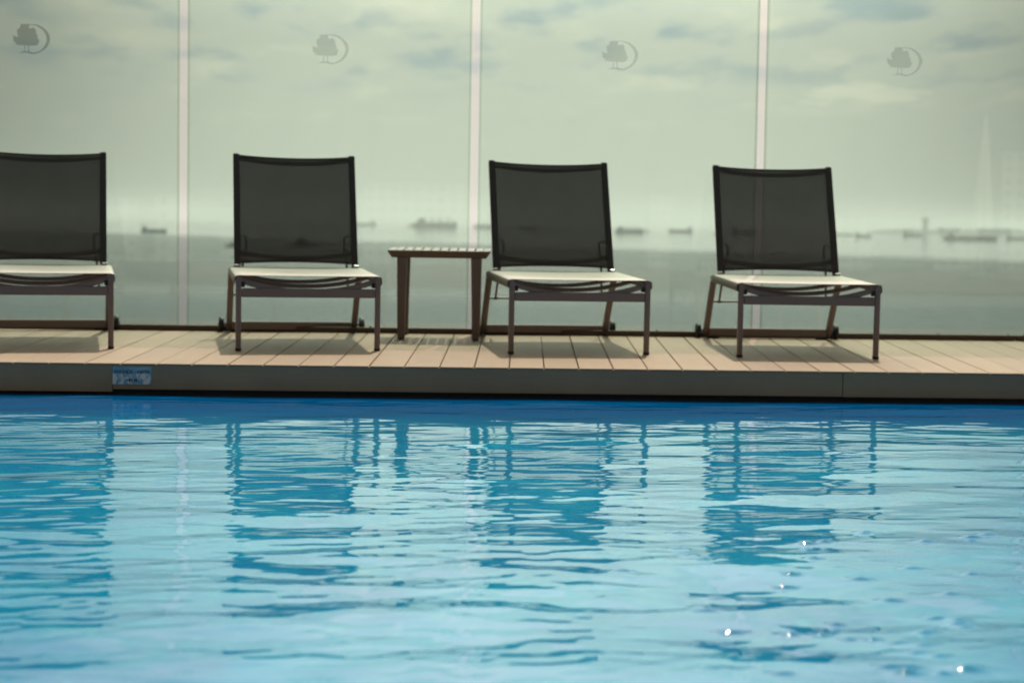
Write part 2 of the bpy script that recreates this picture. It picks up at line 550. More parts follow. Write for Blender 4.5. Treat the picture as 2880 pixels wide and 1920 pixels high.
def make_deck():
    pitch, gap = 0.15, 0.0042
    n0, n1 = -62, 92
    vs, fs, tone = [], [], []
    for i in range(n0, n1):
        x0 = -1.2301 + i * pitch + gap / 2
        x1 = x0 + pitch - gap
        ya, yb = EDGE_Y - 0.003, GLASS_Y + 0.16
        tn = random.random()
        b = 0.0025
        prof = [(x0, -0.022), (x0, -b), (x0 + b, 0), (x1 - b, 0), (x1, -b), (x1, -0.022)]
        o = len(vs)
        for (y, low) in ((ya, -.0045), (ya + 0.002, -.0045), (EDGE_Y + 0.0225, -.0045), (EDGE_Y + 0.0226, -.022), (yb, -.022)):
            for (x, h) in prof:
                hh = (low if h < -0.01 else h) - (b if y == ya and h > -0.01 else 0)
                vs.append((x + math.tan(SK) * (y - EDGE_Y), y, deck_z(y) + hh))
        for k in range(4):
            for j in range(6):
                j2 = (j + 1) % 6
                fs.append((o + k * 6 + j, o + k * 6 + j2, o + (k + 1) * 6 + j2, o + (k + 1) * 6 + j))
                tone.append(tn)
        fs.append(tuple(o + j for j in range(6))); tone.append(tn)
        fs.append(tuple(o + 24 + j for j in range(6))); tone.append(tn)
    mb = MB()
    mb.add(vs, fs)
    o = mb.build('deck', MT['deck'])
    a = o.data.attributes.new('tone', 'FLOAT', 'FACE')
    a.data.foreach_set('value', tone)
    return tag(o, kind='structure')


deck = make_deck()
# hard ground under the boards, and the building that carries the pool terrace
mb = MB()
mb.box(-11, 13.5, EDGE_Y + 0.03, GLASS_Y + 0.13, -0.5, 0.085)
tag(mb.build('terrace_base', MT['under']), kind='structure')
fa = MB()
fa.box(-10.8, 13.3, EDGE_Y + 0.024, EDGE_Y + 0.029, -0.4, 0.105)
tag(fa.build('pool_wall', MT['wall']), kind='structure')
# fascia boards under the front edge of the deck: joints at x=-1.264 and x=1.871
fb = None
bounds = [(-4.40, -1.2655, 0.012), (-1.2625, 1.8695, 0.0235), (1.8725, 5.01, 0.0225), (5.013, 8.15, 0.0225),
          (8.153, 13.3, 0.0225), (-10.8, -4.403, 0.0235)]
for i, (a, b_, z0) in enumerate(bounds):
    m_ = MB().box(a, b_, EDGE_Y, EDGE_Y + 0.021, z0, EDGE_Z - 0.0055, 0.001)
    ob = m_.build('fascia_board', MT['fascia'], deck)

# near and side decks of the pool
near = MB()
for i in range(-72, 84):
    near.box(i * 0.15 + 0.003, i * 0.15 + 0.147, -7.0, 0.9, 0.10, 0.128, 0.002)
tag(near.build('near_deck', MT['deck']), kind='structure')
side = MB()
side.box(-11, -9.0, 0.902, EDGE_Y - 0.02, 0.0, 0.124, 0.003)
side.box(12.0, 13.3, 0.902, EDGE_Y - 0.02, 0.0, 0.124, 0.003)
tag(side.build('side_deck', MT['deck']), kind='structure')
hb = MB()
hb.box(-10.9, 13.4, -6.9, GLASS_Y + 0.125, -25.3, -0.505)
hb.box(-10.9, -9.02, 0.95, 7.55, -0.5, -0.01)
hb.box(12.02, 13.25, 0.95, 7.55, -0.5, -0.01)
hb.box(-10.9, 13.4, -6.9, 0.89, -0.5, 0.095)
tag(hb.build('hotel_block', MT['render']), 'pale rendered building that carries the pool terrace', 'building')


# ------------------------------------------------------------------ pool water
def make_pool():
    rng = np.random.RandomState(11)
    xs = np.concatenate([np.linspace(-9, -3.0, 95, endpoint=False), np.arange(-3.0, 0.0, 0.0120), np.arange(0.0, 1.9, 0.0065), np.arange(1.9, 4.0, 0.0120),
                         np.linspace(4.0, 12.0, 120)])
    ys = np.concatenate([np.linspace(0.905, 2.2, 50, endpoint=False), np.arange(2.2, 2.8, 0.01), np.arange(2.8, 4.8, 0.0045), np.arange(4.8, EDGE_Y + 0.022, 0.0100)])
    ys = np.append(ys, EDGE_Y + 0.024)
    X, Y = np.meshgrid(xs, ys)
    Z = np.zeros_like(X)
    # slow modulation: livelier near the camera and to the right
    groups_ = ((26, 0.50, 1.70, 0.55, 0.0120), (56, 0.15, 0.50, 0.36, 0.0230), (80, 0.050, 0.15, 0.28, 0.0235))
    for (N, l0, l1, spread, rms) in groups_:
        for i in range(N):
            lam = math.exp(rng.uniform(math.log(l0), math.log(l1)))
            th = rng.normal(-0.10, spread)
            A = rms * WAVE * lam / (2 * math.pi) * math.sqrt(2.0 / N)
            kx, ky = math.sin(th) * 2 * math.pi / lam, math.cos(th) * 2 * math.pi / lam
            ph = rng.uniform(0, 2 * math.pi)
            px, py = rng.uniform(-1.6, 1.6, 2)
            # each train lives in patches and its crests bend a little
            env = 0.60 + 0.60 * np.sin(px * X + 0.7 * py * Y + rng.uniform(0, 6.28)) * np.sin(py * X * 1.3 - px * Y + rng.uniform(0, 6.28))
            bend = 0.05 * np.sin(1.7 * X + 0.9 * Y + rng.uniform(0, 6.28)) + 0.02 * np.sin(4.1 * X - 1.3 * Y + rng.uniform(0, 6.28))
            Z += A * env * np.sin(kx * X + ky * (Y + bend) + ph)
    gain = 0.85 + 1.65 * np.clip((6.9 - Y) / 4.0, 0, 1) ** 1.2
    Z *= gain
    # a few steep little wavelets on the near right that catch the sun
    for i in range(48):
        wy = 2.92 + 1.5 * rng.rand() ** 1.9
        wx = 0.20 + (0.33 * wy - 0.2) * rng.rand() ** 0.45 + 0.10 * (rng.rand() - .5)
        sx_, sy_ = rng.uniform(0.010, 0.020), rng.uniform(0.0068, 0.0090)
        h_ = sy_ * rng.uniform(0.76, 1.0)
        Z += h_ * np.exp(-((X - wx) / sx_) ** 2 / 2 - ((Y - wy) / sy_) ** 2 / 2)
    ny, nx = X.shape
    co = np.stack([X, Y, Z], -1).reshape(-1, 3).astype(np.float32)
    a = (np.arange(ny - 1)[:, None] * nx + np.arange(nx - 1)[None, :]).ravel()
    quads = np.stack([a, a + 1, a + nx + 1, a + nx], -1).astype(np.int32)
    me = bpy.data.meshes.new('pool_water')
    me.vertices.add(len(co)); me.vertices.foreach_set('co', co.ravel())
    me.loops.add(quads.size); me.loops.foreach_set('vertex_index', quads.ravel())
    me.polygons.add(len(quads))
    me.polygons.foreach_set('loop_start', np.arange(0, quads.size, 4, dtype=np.int32))
    me.polygons.foreach_set('loop_total', np.full(len(quads), 4, dtype=np.int32))
    me.update(calc_edges=True)
    me.polygons.foreach_set('use_smooth', np.ones(len(quads), dtype=bool))
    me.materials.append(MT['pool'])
    o = bpy.data.objects.new('pool_water', me)
    COL.objects.link(o)
    return tag(o, kind='structure')


WAVE = 1.0
make_pool()


# ------------------------------------------------------------------ glass wall
EMB = [(550, 280), (590, 262), (620, 250), (700, 254), (760, 246), (830, 256), (880, 250), (888, 276), (872, 300), (876, 330), (858, 352), (868, 384),
       (900, 400), (920, 420), (950, 404), (975, 392), (1000, 368), (1022, 380), (1060, 386), (1066, 412), (1110, 440), (1096, 470),
       (1130, 505), (1118, 540), (1140, 562), (1108, 590), (1148, 606), (1160, 640), (1182, 680), (1172, 720), (1200, 745),
       (1176, 775), (1190, 800), (1240, 812), (1268, 815), (1240, 850), (1244, 890), (1216, 905), (1222, 960), (1190, 985),
       (1170, 1012), (1130, 1022), (1090, 1040), (1040, 1028), (990, 1044), (930, 1030), (870, 1040), (780, 1030),
       (700, 1034), (620, 1024), (560, 1038), (520, 1022), (470, 1026), (440, 1000), (400, 1016), (352, 1012), (372, 975),
       (404, 950), (392, 915), (350, 935), (326, 925), (330, 890), (290, 896), (304, 850), (280, 810), (298, 770),
       (262, 735), (286, 712), (272, 690), (330, 682), (372, 700), (400, 722), (450, 718), (478, 700), (452, 668),
       (430, 620), (444, 585), (426, 545), (440, 510), (428, 470), (452, 440), (480, 420), (500, 424), (520, 390), (548, 372),
       (540, 330)]
TRUNK1 = [(690, 1030), (735, 1030), (728, 1100), (722, 1180), (716, 1262), (676, 1262), (690, 1180), (694, 1100)]
TRUNK2 = [(822, 1030), (868, 1030), (862, 1100), (864, 1180), (884, 1264), (832, 1264), (834, 1180), (826, 1100)]
BASE = [(500, 1318), (560, 1290), (640, 1262), (740, 1250), (840, 1252), (920, 1268), (990, 1290), (940, 1338), (860, 1322), (760, 1302), (640, 1308)]
ARC_O = [(880, 252), (980, 250), (1100, 258), (1250, 290), (1400, 375), (1540, 505), (1620, 650), (1645, 790), (1610, 930),
         (1530, 1070), (1400, 1200), (1250, 1290), (1080, 1345), (930, 1342)]
ARC_I = [(884, 276), (980, 282), (1080, 300), (1205, 340), (1330, 425), (1430, 540), (1495, 680), (1512, 800), (1490, 930),
         (1420, 1070), (1330, 1165), (1220, 1238), (1080, 1288), (960, 1284)]


def emblem_mesh(cx, cy, cz):
    """tree in front of a crescent, cut from film; 0.00136 drawing units per metre"""
    s = 0.190 / 1383.0
    mb_ = MB()
    T = 0.0006

    def P(p, y):
        return (cx + (p[0] - 953) * s, y, cz - (p[1] - 797) * s)

    def poly(pts, y0):
        y1 = y0 - T
        n = len(pts)
        vs = [P(p, y1) for p in pts] + [P(p, y0) for p in pts]
        fs = [tuple(range(n)), tuple(range(n, 2 * n))[::-1]]
        fs += [(i, (i + 1) % n, n + (i + 1) % n, n + i) for i in range(n)]
        mb_.add(vs, fs)
    from mathutils.geometry import tessellate_polygon
    vv = [Vector((p[0], -p[1], 0)) for p in EMB]
    mb_.add([P(p, cy) for p in EMB], tessellate_polygon([vv]))
    n = len(ARC_O)
    vs = [P(p, cy) for p in ARC_O] + [P(p, cy) for p in ARC_I]
    mb_.add(vs, [(i, i + 1, n + i + 1, n + i) for i in range(n - 1)])
    for q in (TRUNK1, TRUNK2, BASE):
        mb_.add([P(p, cy - (0.0001 if q is BASE else 0.0)) for p in q], [tuple(range(len(q)))])
    return mb_


labels_panel = {
    -1: 'tinted glass panel at the far left with the dark tree emblem',
    0: 'tinted glass panel with a pale tree emblem behind the second lounger from the left',
    1: 'tinted glass panel with a pale tree emblem behind the side table and third lounger',
    2: 'tinted glass panel at the far right with a pale tree emblem above the airport tower',
}
for k in range(-3, 5):
    x0 = GAP0 + k * PW + 0.0218
    x1 = GAP0 + (k + 1) * PW - 0.0218
    e = empty('glass_panel', ((x0 + x1) / 2, GLASS_Y, deck_z(GLASS_Y) + 0.012))
    idx = k
    if idx in (-1, 0, 1, 2):
        tag(e, labels_panel[idx], 'glass panel', 'tinted glass panels of the wind screen')
    else:
        tag(e, {-3: 'glass panel second beyond the left edge of the picture', -2: 'glass panel just beyond the left edge of the picture',
                3: 'glass panel just beyond the right edge of the picture', 4: 'glass panel second beyond the right edge of the picture'}[idx], 'glass panel',
            'tinted glass panels of the wind screen')
    hw = (x1 - x0) / 2
    top = 1.960 - e.location.z
    pb = MB()
    # one sheet 12 mm thick: broad faces in clear tinted glass, cut edges in dark green
    for (xa, xb, mi_) in ((-hw + .011, hw - .011, 0), (-hw, -hw + .011, 2), (hw - .011, hw, 2)):
        pb.cur = mi_
        pb.add([(xa, 0, 0), (xb, 0, 0), (xb, 0, top), (xa, 0, top)], [(0, 1, 2, 3)])
        pb.add([(xa, .012, 0), (xb, .012, 0), (xb, .012, top), (xa, .012, top)], [(0, 3, 2, 1)])
    pb.cur = 1
    pb.add([(-hw, 0, 0), (-hw, .012, 0), (-hw, .012, top), (-hw, 0, top)], [(0, 1, 2, 3)])
    pb.add([(hw, 0, 0), (hw, .012, 0), (hw, .012, top), (hw, 0, top)], [(3, 2, 1, 0)])
    pb.add([(-hw, 0, top), (hw, 0, top), (hw, .012, top), (-hw, .012, top)], [(0, 1, 2, 3)])
    pb.build('pane', [MT['glass'], MT['glass_edge'], MT['glass_bevel']], e)
    if -2 <= idx <= 3:
        dark = idx == -1
        em = emblem_mesh(0.0 if idx >= 0 else -0.02, -0.002, 1.627 - e.location.z + (0.02 if dark else 0))
        em.build('tree_emblem', MT['emblem_dark'] if dark else MT['emblem'], e)

# base channel: one run to x=3.19 and one beyond
for (a, b_, lab) in ((-11, 3.19, 'long bronze base channel holding the glass panels along the deck'),
                     (3.198, 13.3, 'short end of bronze base channel at the right edge of the picture')):
    e = empty('base_channel', ((a + b_) / 2, GLASS_Y - 0.02, deck_z(GLASS_Y) + 0.0005))
    tag(e, lab, 'rail')
    h = (b_ - a) / 2
    z1 = 0.029
    MB().box(-h, h, -0.012, 0.0185, 0.0, z1, 0.003).build('channel', MT['rail'], e)
    MB().box(-h, h, 0.0335, 0.056, 0.0, z1, 0.003).build('channel', MT['rail'], e)
    bolts = []
    x = -h + (0.045 if a > 0 else 0.3)
    while x < h:
        bolts.append(x)
        x += 0.749
    if a < 0:
        bolts.append(h - 0.03)
    for x in bolts:
        MB().cyl((x, 0.004, z1), (x, 0.004, z1 + 0.0065), 0.008, 0.006, 12).build('bolt', MT['steel'], e, smooth=True)


# ------------------------------------------------------------------ sun lounger
SEAT_H = 0.345


def make_lounger(back_run=0.240, sag=0.018):
    root = empty('sun_lounger')
    fm = MT['frame']
    for s in (-1, 1):
        leg = MB().sweep([(s * .320, 0, 0.012), (s * .320, 0, 0.318)], 0.0255, 0.0255).build('front_leg', fm, root, True)
        MB().box(s * .320 - .0135, s * .320 + .0135, -.0135, .0135, 0.0, 0.013, .002).build('foot_cap', MT['rubber'], leg)
        # side rail carrying the seat cloth
        MB().sweep([(s * .320, -0.015, 0.326), (s * .320, 0.42, 0.326), (s * .320, 0.86, 0.322)], 0.026, 0.030).build('side_rail', fm, root, True)
        rl = MB().sweep([(s * .322, 0.815, 0.315), (s * .322, 0.90, 0.205), (s * .322, 1.035, 0.018)], 0.031, 0.030).build('rear_leg', fm, root, True)
        wh = MB()
        wh.lathe([(0.006, -0.013), (0.030, -0.013), (0.037, -0.009), (0.039, -0.003), (0.039, 0.003), (0.037, 0.009),
                  (0.030, 0.013), (0.006, 0.013)], 28, 'x', (s * .362, 1.035, 0.039))
        w_ = wh.build('wheel', MT['rubber'], root, True)
        MB().cyl((s * .334, 1.035, 0.039), (s * .379, 1.035, 0.039), 0.006, n=12).build('axle', MT['rubber'], w_, True)
        MB().box(s * .285 - .03, s * .285 + .03, 1.0, 1.03, 0.0, 0.010, .002).build('foot_pad', MT['rubber'], root)
        # little bracket where the seat bar meets the leg
        MB().box(s * .300 - .009, s * .300 + .009, -0.006, 0.02, 0.292, 0.316, .003).build('bracket', MT['rubber'], root)
    MB().box(-.306, .306, -0.009, 0.011, 0.246, 0.287, .003).build('front_rail', fm, root)
    MB().box(-.309, .309, 1.006, 1.030, 0.012, 0.054, .003).build('rear_rail', fm, root)
    MB().cyl((-.312, 0.905, 0.199), (.312, 0.905, 0.199), 0.0055, n=12).build('support_rod', fm, root, True)
    # three sagging cross bars under the cloth
    for y, d, bh in ((0.010, 0.050, 0.025), (0.34, 0.044, 0.020), (0.68, 0.042, 0.020)):
        pts = []
        for i in range(25):
            u = -1 + 2 * i / 24
            pts.append((u * 0.309, y, 0.322 - d * (1 - abs(u) ** 2.2)))
        MB().sweep(pts, 0.022, bh).build('sag_bar', fm, root, True)
    # seat cloth wrapped round the side rails
    sv, rows, cols = [], 21, 33
    fs = []
    prof = []
    for i in range(cols):
        u = -1 + 2 * i / (cols - 1)
        prof.append((u * .318, None))
    path = [(-.337, .306), (-.3385, .320), (-.3375, .334), (-.333, .3425)] + \
           [(p[0], 'top') for p in prof] + [(.333, .3425), (.3375, .334), (.3385, .320), (.337, .306)]
    for r_ in range(rows):
        v_ = r_ / (rows - 1)
        y = -0.012 + v_ * 0.80
        for (x, z) in path:
            if z == 'top':
                z = 0.3465 - 0.009 * (1 - (x / .318) ** 2) * math.sin(math.pi * min(1, max(0, v_ * 0.94 + 0.03)))
            sv.append((x, y, z))
    nc = len(path)
    mbs = MB()
    for r_ in range(rows - 1):
        for i in range(nc - 1):
            fs.append((r_ * nc + i, r_ * nc + i + 1, (r_ + 1) * nc + i + 1, (r_ + 1) * nc + i))
    mbs.add(sv, fs)
    seat = mbs.build('seat_cloth', MT['fabric'], root, True)
    sol = seat.modifiers.new('thick', 'SOLIDIFY')
    sol.thickness = 0.0018
    # backrest
    lean = back_run / 0.566
    y0, z0, L = 0.772, 0.337, 0.612
    tvec = Vector((0, math.sin(math.atan(lean)), math.cos(math.atan(lean))))
    nvec = Vector((0, -tvec.z, tvec.y))          # towards the sitter

    def B(x, s_, off=0.0):
        return Vector((x, y0, z0)) + tvec * s_ + nvec * off
    for s in (-1, 1):
        frame = MB().sweep([B(s * .2945, 0), B(s * .2945, 0.3), B(s * .2945, L)], 0.029, 0.024, up=nvec).build('backrest_tube', MT['backtube'], root, True)
        cp = MB()
        cp.sweep([B(s * .2945, L + .0005), B(s * .2945, L + 0.006)], 0.026, 0.021, up=nvec)
        cp.build('end_cap', MT['frame'], frame, True)
        MB().cyl((s * .288, y0 - .018, 0.352), (s * .312, y0 - .018, 0.352), 0.009, n=14).build('hinge_bolt', MT['steel'], root, True)
    for (sa, bow, dip, nm) in ((L - 0.014, 0.022, 0.015, 'top_bar'), (0.090, 0.022, 0.020, 'lower_bar')):
        pts = []
        for i in range(25):
            u = -1 + 2 * i / 24
            k = 1 - abs(u) ** 2.2
            pts.append(B(u * 0.284, sa - dip * k, -bow * k - 0.004))
        MB().sweep(pts, 0.026, 0.024).build(nm, MT['backtube'], root, True)
    # cloth of the backrest
    sv, fs = [], []
    rows, cols = 25, 25
    for r_ in range(rows):
        v_ = r_ / (rows - 1)
        for i in range(cols):
            u = -1 + 2 * i / (cols - 1)
            k = 1 - u * u
            s_lo = 0.022 + 0.012 * k
            s_hi = L - 0.002 - 0.010 * k
            s_ = s_lo + (s_hi - s_lo) * v_
            off = 0.0135 - sag * k * math.sin(math.pi * (0.12 + 0.76 * v_))
            sv.append(B(u * 0.3095, s_, off))
    for r_ in range(rows - 1):
        for i in range(cols - 1):
            fs.append((r_ * cols + i, r_ * cols + i + 1, (r_ + 1) * cols + i + 1, (r_ + 1) * cols + i))
    m_ = MB(); m_.add(sv, fs)
    bc = m_.build('backrest_cloth', MT['fabric'], root, True)
    so = bc.modifiers.new('thick', 'SOLIDIFY'); so.thickness = 0.0016
    # doubled hems along the sides and ends
    hm = MB()
    for s in (-1, 1):
        pts = [B(s * .2935, 0.012 + (L - .012) * i / 8, 0.0165) for i in range(9)]
        hm.sweep(pts, 0.033, 0.002, up=nvec)
    for top in (0, 1):
        pts = []
        for i in range(17):
            u = -1 + 2 * i / 16
            k = 1 - u * u
            s_ = (0.028 + 0.012 * k) if not top else (L - 0.010 - 0.010 * k)
            pts.append(B(u * .276, s_, 0.0160 - 0.018 * k * math.sin(math.pi * (0.12 if not top else 0.88))))
        hm.sweep(pts, 0.002, 0.012, up=tvec)
    hm.build('hem', MT['backtube'], bc)
    # wire stays that prop the back up
    for s in (-1, 1):
        pts = [B(s * .283, 0.182, -0.012), B(s * .262, 0.184, -0.014), B(s * .2525, 0.180, -0.016), B(s * .247, 0.168, -0.018),
               B(s * .248, 0.13, -0.022)]
        pts += [Vector((s * .262, 0.862, 0.36)), Vector((s * .274, 0.895, 0.235)), Vector((s * .276, 0.903, 0.207))]
        MB().sweep(pts, 0.0115, 0.0115, sides=10, up=(0, 1, 0)).build('back_stay', fm, root, True)
        MB().cyl((s * .276 - .010, 0.905, 0.199), (s * .276 + .010, 0.905, 0.199), 0.009, n=12).build('stay_collar', fm, root, True)
    return root


spots = [
    (-1.692, 8.168, 10.3, 'dark mesh sun lounger cut off by the left edge of the picture', .243, .022),
    (-0.477, 8.236, 8.0, 'dark mesh sun lounger to the left of the brown side table', .232, .017),
    (0.778, 8.225, 4.8, 'dark mesh sun lounger just right of the brown side table', .262, .020),
    (1.843, 8.172, -0.8, 'rightmost dark mesh sun lounger, a glass joint showing through its backrest', .272, .015),
]
for i, (x, y, a, lab, run, sag) in enumerate(spots):
    o = make_lounger(run, sag)
    o.location = (x, y, deck_z(y) + 0.0005)
    o.rotation_euler = (TILT, 0, R(a))
    tag(o, lab, 'sun lounger', 'sun loungers in a row on the deck')


# ------------------------------------------------------------------ side table
def make_table():
    x, y = 0.132, 8.868
    t = empty('side_table', (x, y, deck_z(y) + 0.0005), R(-3.0), TILT)
    tag(t, 'small brown side table with slatted top between two loungers', 'side table')
    tm = MT['table']
    hw, D, H = 0.255, 0.40, 0.447
    yo = -0.022
    # apron: frame whose outer faces slope inwards to the bottom
    fr = MB()

    def apron(p_out_a, p_out_b, inward):
        ax, ay = p_out_a; bx, by = p_out_b
        ix, iy = inward
        prof = [(0.0, 0.0), (0.0, -0.006), (0.020, -0.037), (0.032, -0.037), (0.032, 0.0)]
        ring = []
        for (px, py) in ((ax, ay), (bx, by)):
            rr = []
            for j, (d, h) in enumerate(prof):
                # mitre ends
                mx = -math.copysign(d, px) if ix == 0 else 0
                my = 0
                if iy == 0:
                    my = d if py == yo else -d
                rr.append((px + ix * d + mx, py + iy * d + my, H + h))
            ring.append(rr)
        fr.loft(ring)
    apron((-hw, yo), (hw, yo), (0, 1))
    apron((-hw, yo + D), (hw, yo + D), (0, -1))
    apron((-hw, yo), (-hw, yo + D), (1, 0))
    apron((hw, yo), (hw, yo + D), (-1, 0))
    fr.build('apron', tm, t)
    n = 10
    inner = 2 * (hw - 0.032)
    p = inner / n
    for i in range(n):
        a = -hw + 0.032 + i * p
        MB().box(a + 0.0032, a + p - 0.0032, yo + 0.0335, yo + D - 0.0335, H - 0.014, H + 0.0005, 0.002).build('slat', tm, t)
    for yy in (yo + 0.09, yo + D - 0.09):
        pass
    for lx in (-1, 1):
        for ly in (0, 1):
            yc = 0.018 if ly == 0 else 0.325
            xo = lx * 0.186
            rings = []
            for h, wd, dx_ in ((0.006, 0.037, 0.0), (0.15, 0.041, 0.0), (H - 0.0375, 0.050, lx * -0.002)):
                c = (xo + dx_, yc)
                q = wd / 2
                b_ = 0.004
                rings.append([(c[0] - q + b_, c[1] - q, h), (c[0] + q - b_, c[1] - q, h), (c[0] + q, c[1] - q + b_, h),
                              (c[0] + q, c[1] + q - b_, h), (c[0] + q - b_, c[1] + q, h), (c[0] - q + b_, c[1] + q, h),
                              (c[0] - q, c[1] + q - b_, h), (c[0] - q, c[1] - q + b_, h)])
            lg = MB().loft(rings).build('leg', tm, t)
            MB().box(xo - .0155, xo + .0155, yc - .0155, yc + .0155, 0.0, 0.0055, .001).build('foot_cap', MT['rubber'], lg)


make_table()


# ------------------------------------------------------------------ depth sign on the fascia
def sign_mat_build(t, b, out):
    tcn = t.n('ShaderNodeTexCoord').outputs['Object']
    n1_ = t.noise(t.mapping(tcn, (1, 1, 1), (3, 0, 1)), 26.0, 3.0, 0.6, 1.0)
    n2_ = t.noise(t.mapping(tcn, (1, 1, 0.6), (7, 0, 4)), 34.0, 2.0, 0.5, 1.5)
    c = t.mix(t.ramp(n1_, 0.35, 0.65), (0.20, 0.36, 0.40, 1), (0.44, 0.50, 0.50, 1))
    sp = t.n('ShaderNodeSeparateXYZ', ins={0: tcn})
    lowm = t.ramp(sp.outputs[2], 0.004, 0.014, 1.0, 0.0)
    k = t.math('MULTIPLY', t.ramp(n2_, 0.47, 0.58), lowm)
    c = t.mix(k, c, (1.0, 0.74, 0.56, 1))
    t.set(b.inputs['Base Color'], c)


MT['sign'] = mat('printed_sign', rough=0.35, build=sign_mat_build)
sg = empty('depth_sign', (-1.1825, EDGE_Y - 0.0015, 0.0825))
tag(sg, 'small blue depth sign stuck on the dark deck fascia above the water', 'sign')
MB().box(-0.0815, 0.0815, -0.002, 0.0012, -0.0375, 0.0375, 0.0004).build('plate', MT['sign'], sg)


def lettering(text, size, x, z, par):
    cu = bpy.data.curves.new('t', 'FONT')
    cu.body = text
    cu.size = size
    cu.align_x = 'CENTER'
    cu.extrude = 0.0003
    cu.offset = size * 0.018
    o = bpy.data.objects.new('t', cu)
    COL.objects.link(o)
    dg = bpy.context.evaluated_depsgraph_get()
    me = bpy.data.meshes.new_from_object(o.evaluated_get(dg))
    bpy.data.objects.remove(o)
    me.materials.clear()
    me.materials.append(MT['black_ink'])
    ob = bpy.data.objects.new('lettering', me)
    COL.objects.link(ob)
    ob.parent = par
    ob.location = (x, -0.0026, z)
    ob.rotation_euler = (R(90), 0, 0)
    return ob


lettering('DER\u0130NL\u0130K - DEPTH', 0.0172, 0, 0.0090, sg)
lettering('1.40 M.', 0.0185, 0.0, -0.0260, sg)


# ------------------------------------------------------------------ sea, ships, far shore
SEA_Z = -25.0
sv = []
mbs = MB()
rings = []
for r_ in (60, 200, 600, 1500, 4000, 9000, 19000):
    rings.append([(r_ * math.cos(2 * math.pi * k / 64), r_ * math.sin(2 * math.pi * k / 64), 0) for k in range(64)])
mbs.loft(rings, cap=False)
mbs.add(rings[0], [tuple(range(64))])
tag(mbs.build('sea', MT['sea'], loc=(0, 0, SEA_Z)), kind='structure')


def az_pos(px, dist):
    """ground position of something seen in that direction"""
    lx = (px - 1440) / 4999.0
    a = _ya + math.atan(lx)
    return dist * math.sin(a), dist * math.cos(a)


def make_ship(name, px, dist, L, heading, kind, label, group='ships at anchor on the hazy sea'):
    x, y = az_pos(px, dist)
    e = empty(name, (x, y, SEA_Z), R(heading))
    tag(e, label, 'boat' if L < 20 else 'ship', group)
    B_ = L * 0.16
    L *= 1.08
    fb_ = L * (0.10 if kind != 'barge' else 0.05)
    rings_ = []
    for u, wd, sh in ((-0.5, 0.55, 0.25), (-0.42, 0.9, 0.1), (-0.2, 1, 0), (0.15, 1, 0), (0.35, 0.75, 0.12), (0.45, 0.4, 0.35), (0.5, 0.06, 0.6)):
        xx = u * L
        hh = fb_ * (1 + sh)
        hw_ = B_ / 2 * wd
        rings_.append([(xx, -hw_ * .75, -1.0), (xx, hw_ * .75, -1.0), (xx, hw_, hh), (xx, -hw_, hh)])
    MB().loft(rings_).build('hull', MT['hull'], e)
    if kind == 'tanker':
        MB().box(-.44 * L, -.30 * L, -B_ * .42, B_ * .42, fb_, fb_ + L * .13, .3).build('deckhouse', MT['house'], e)
        MB().cyl((-.43 * L, 0, fb_ + L * .132), (-.43 * L, 0, fb_ + L * .19), L * .02, n=10).build('funnel', MT['hull'], e)
        MB().cyl((.3 * L, 0, fb_), (.3 * L, 0, fb_ + L * .14), L * .008, n=8).build('mast', MT['hull'], e)
        MB().box(-.2 * L, .2 * L, -B_ * .08, B_ * .08, fb_, fb_ + L * .02).build('pipework', MT['hull'], e)
    elif kind == 'freighter':
        MB().box(-.40 * L, -.22 * L, -B_ * .4, B_ * .4, fb_, fb_ + L * .11, .3).build('deckhouse', MT['house'], e)
        cr = MB()
        for q in (-.08, .1, .28):
            cr.box(q * L - L * .012, q * L + L * .012, -L * .012, L * .012, fb_, fb_ + L * .13)
            cr.sweep([(q * L, 0, fb_ + L * .11), (q * L + L * .12, 0, fb_ + L * .075)], L * .012, L * .012)
        cr.build('cargo_crane', MT['hull'], e)
        MB().box(-.17 * L, .36 * L, -B_ * .35, B_ * .35, fb_, fb_ + L * .022).build('hatch', MT['hull'], e)
    elif kind == 'boat':
        MB().box(-.25 * L, .12 * L, -B_ * .36, B_ * .36, fb_, fb_ + L * .13, .1).build('cabin', MT['house'], e)
        MB().box(-.15 * L, .02 * L, -B_ * .3, B_ * .3, fb_ + L * .132, fb_ + L * .2, .1).build('wheelhouse', MT['hull'], e)
        MB().cyl((-.05 * L, 0, fb_ + L * .2), (-.05 * L, 0, fb_ + L * .34), L * .01, n=8).build('mast', MT['hull'], e)
    else:
        MB().box(-.42 * L, -.32 * L, -B_ * .3, B_ * .3, fb_, fb_ + L * .06).build('deckhouse', MT['house'], e)
        MB().box(-.2 * L, .38 * L, -B_ * .36, B_ * .36, fb_, fb_ + L * .018).build('cargo', MT['hull'], e)
    return e


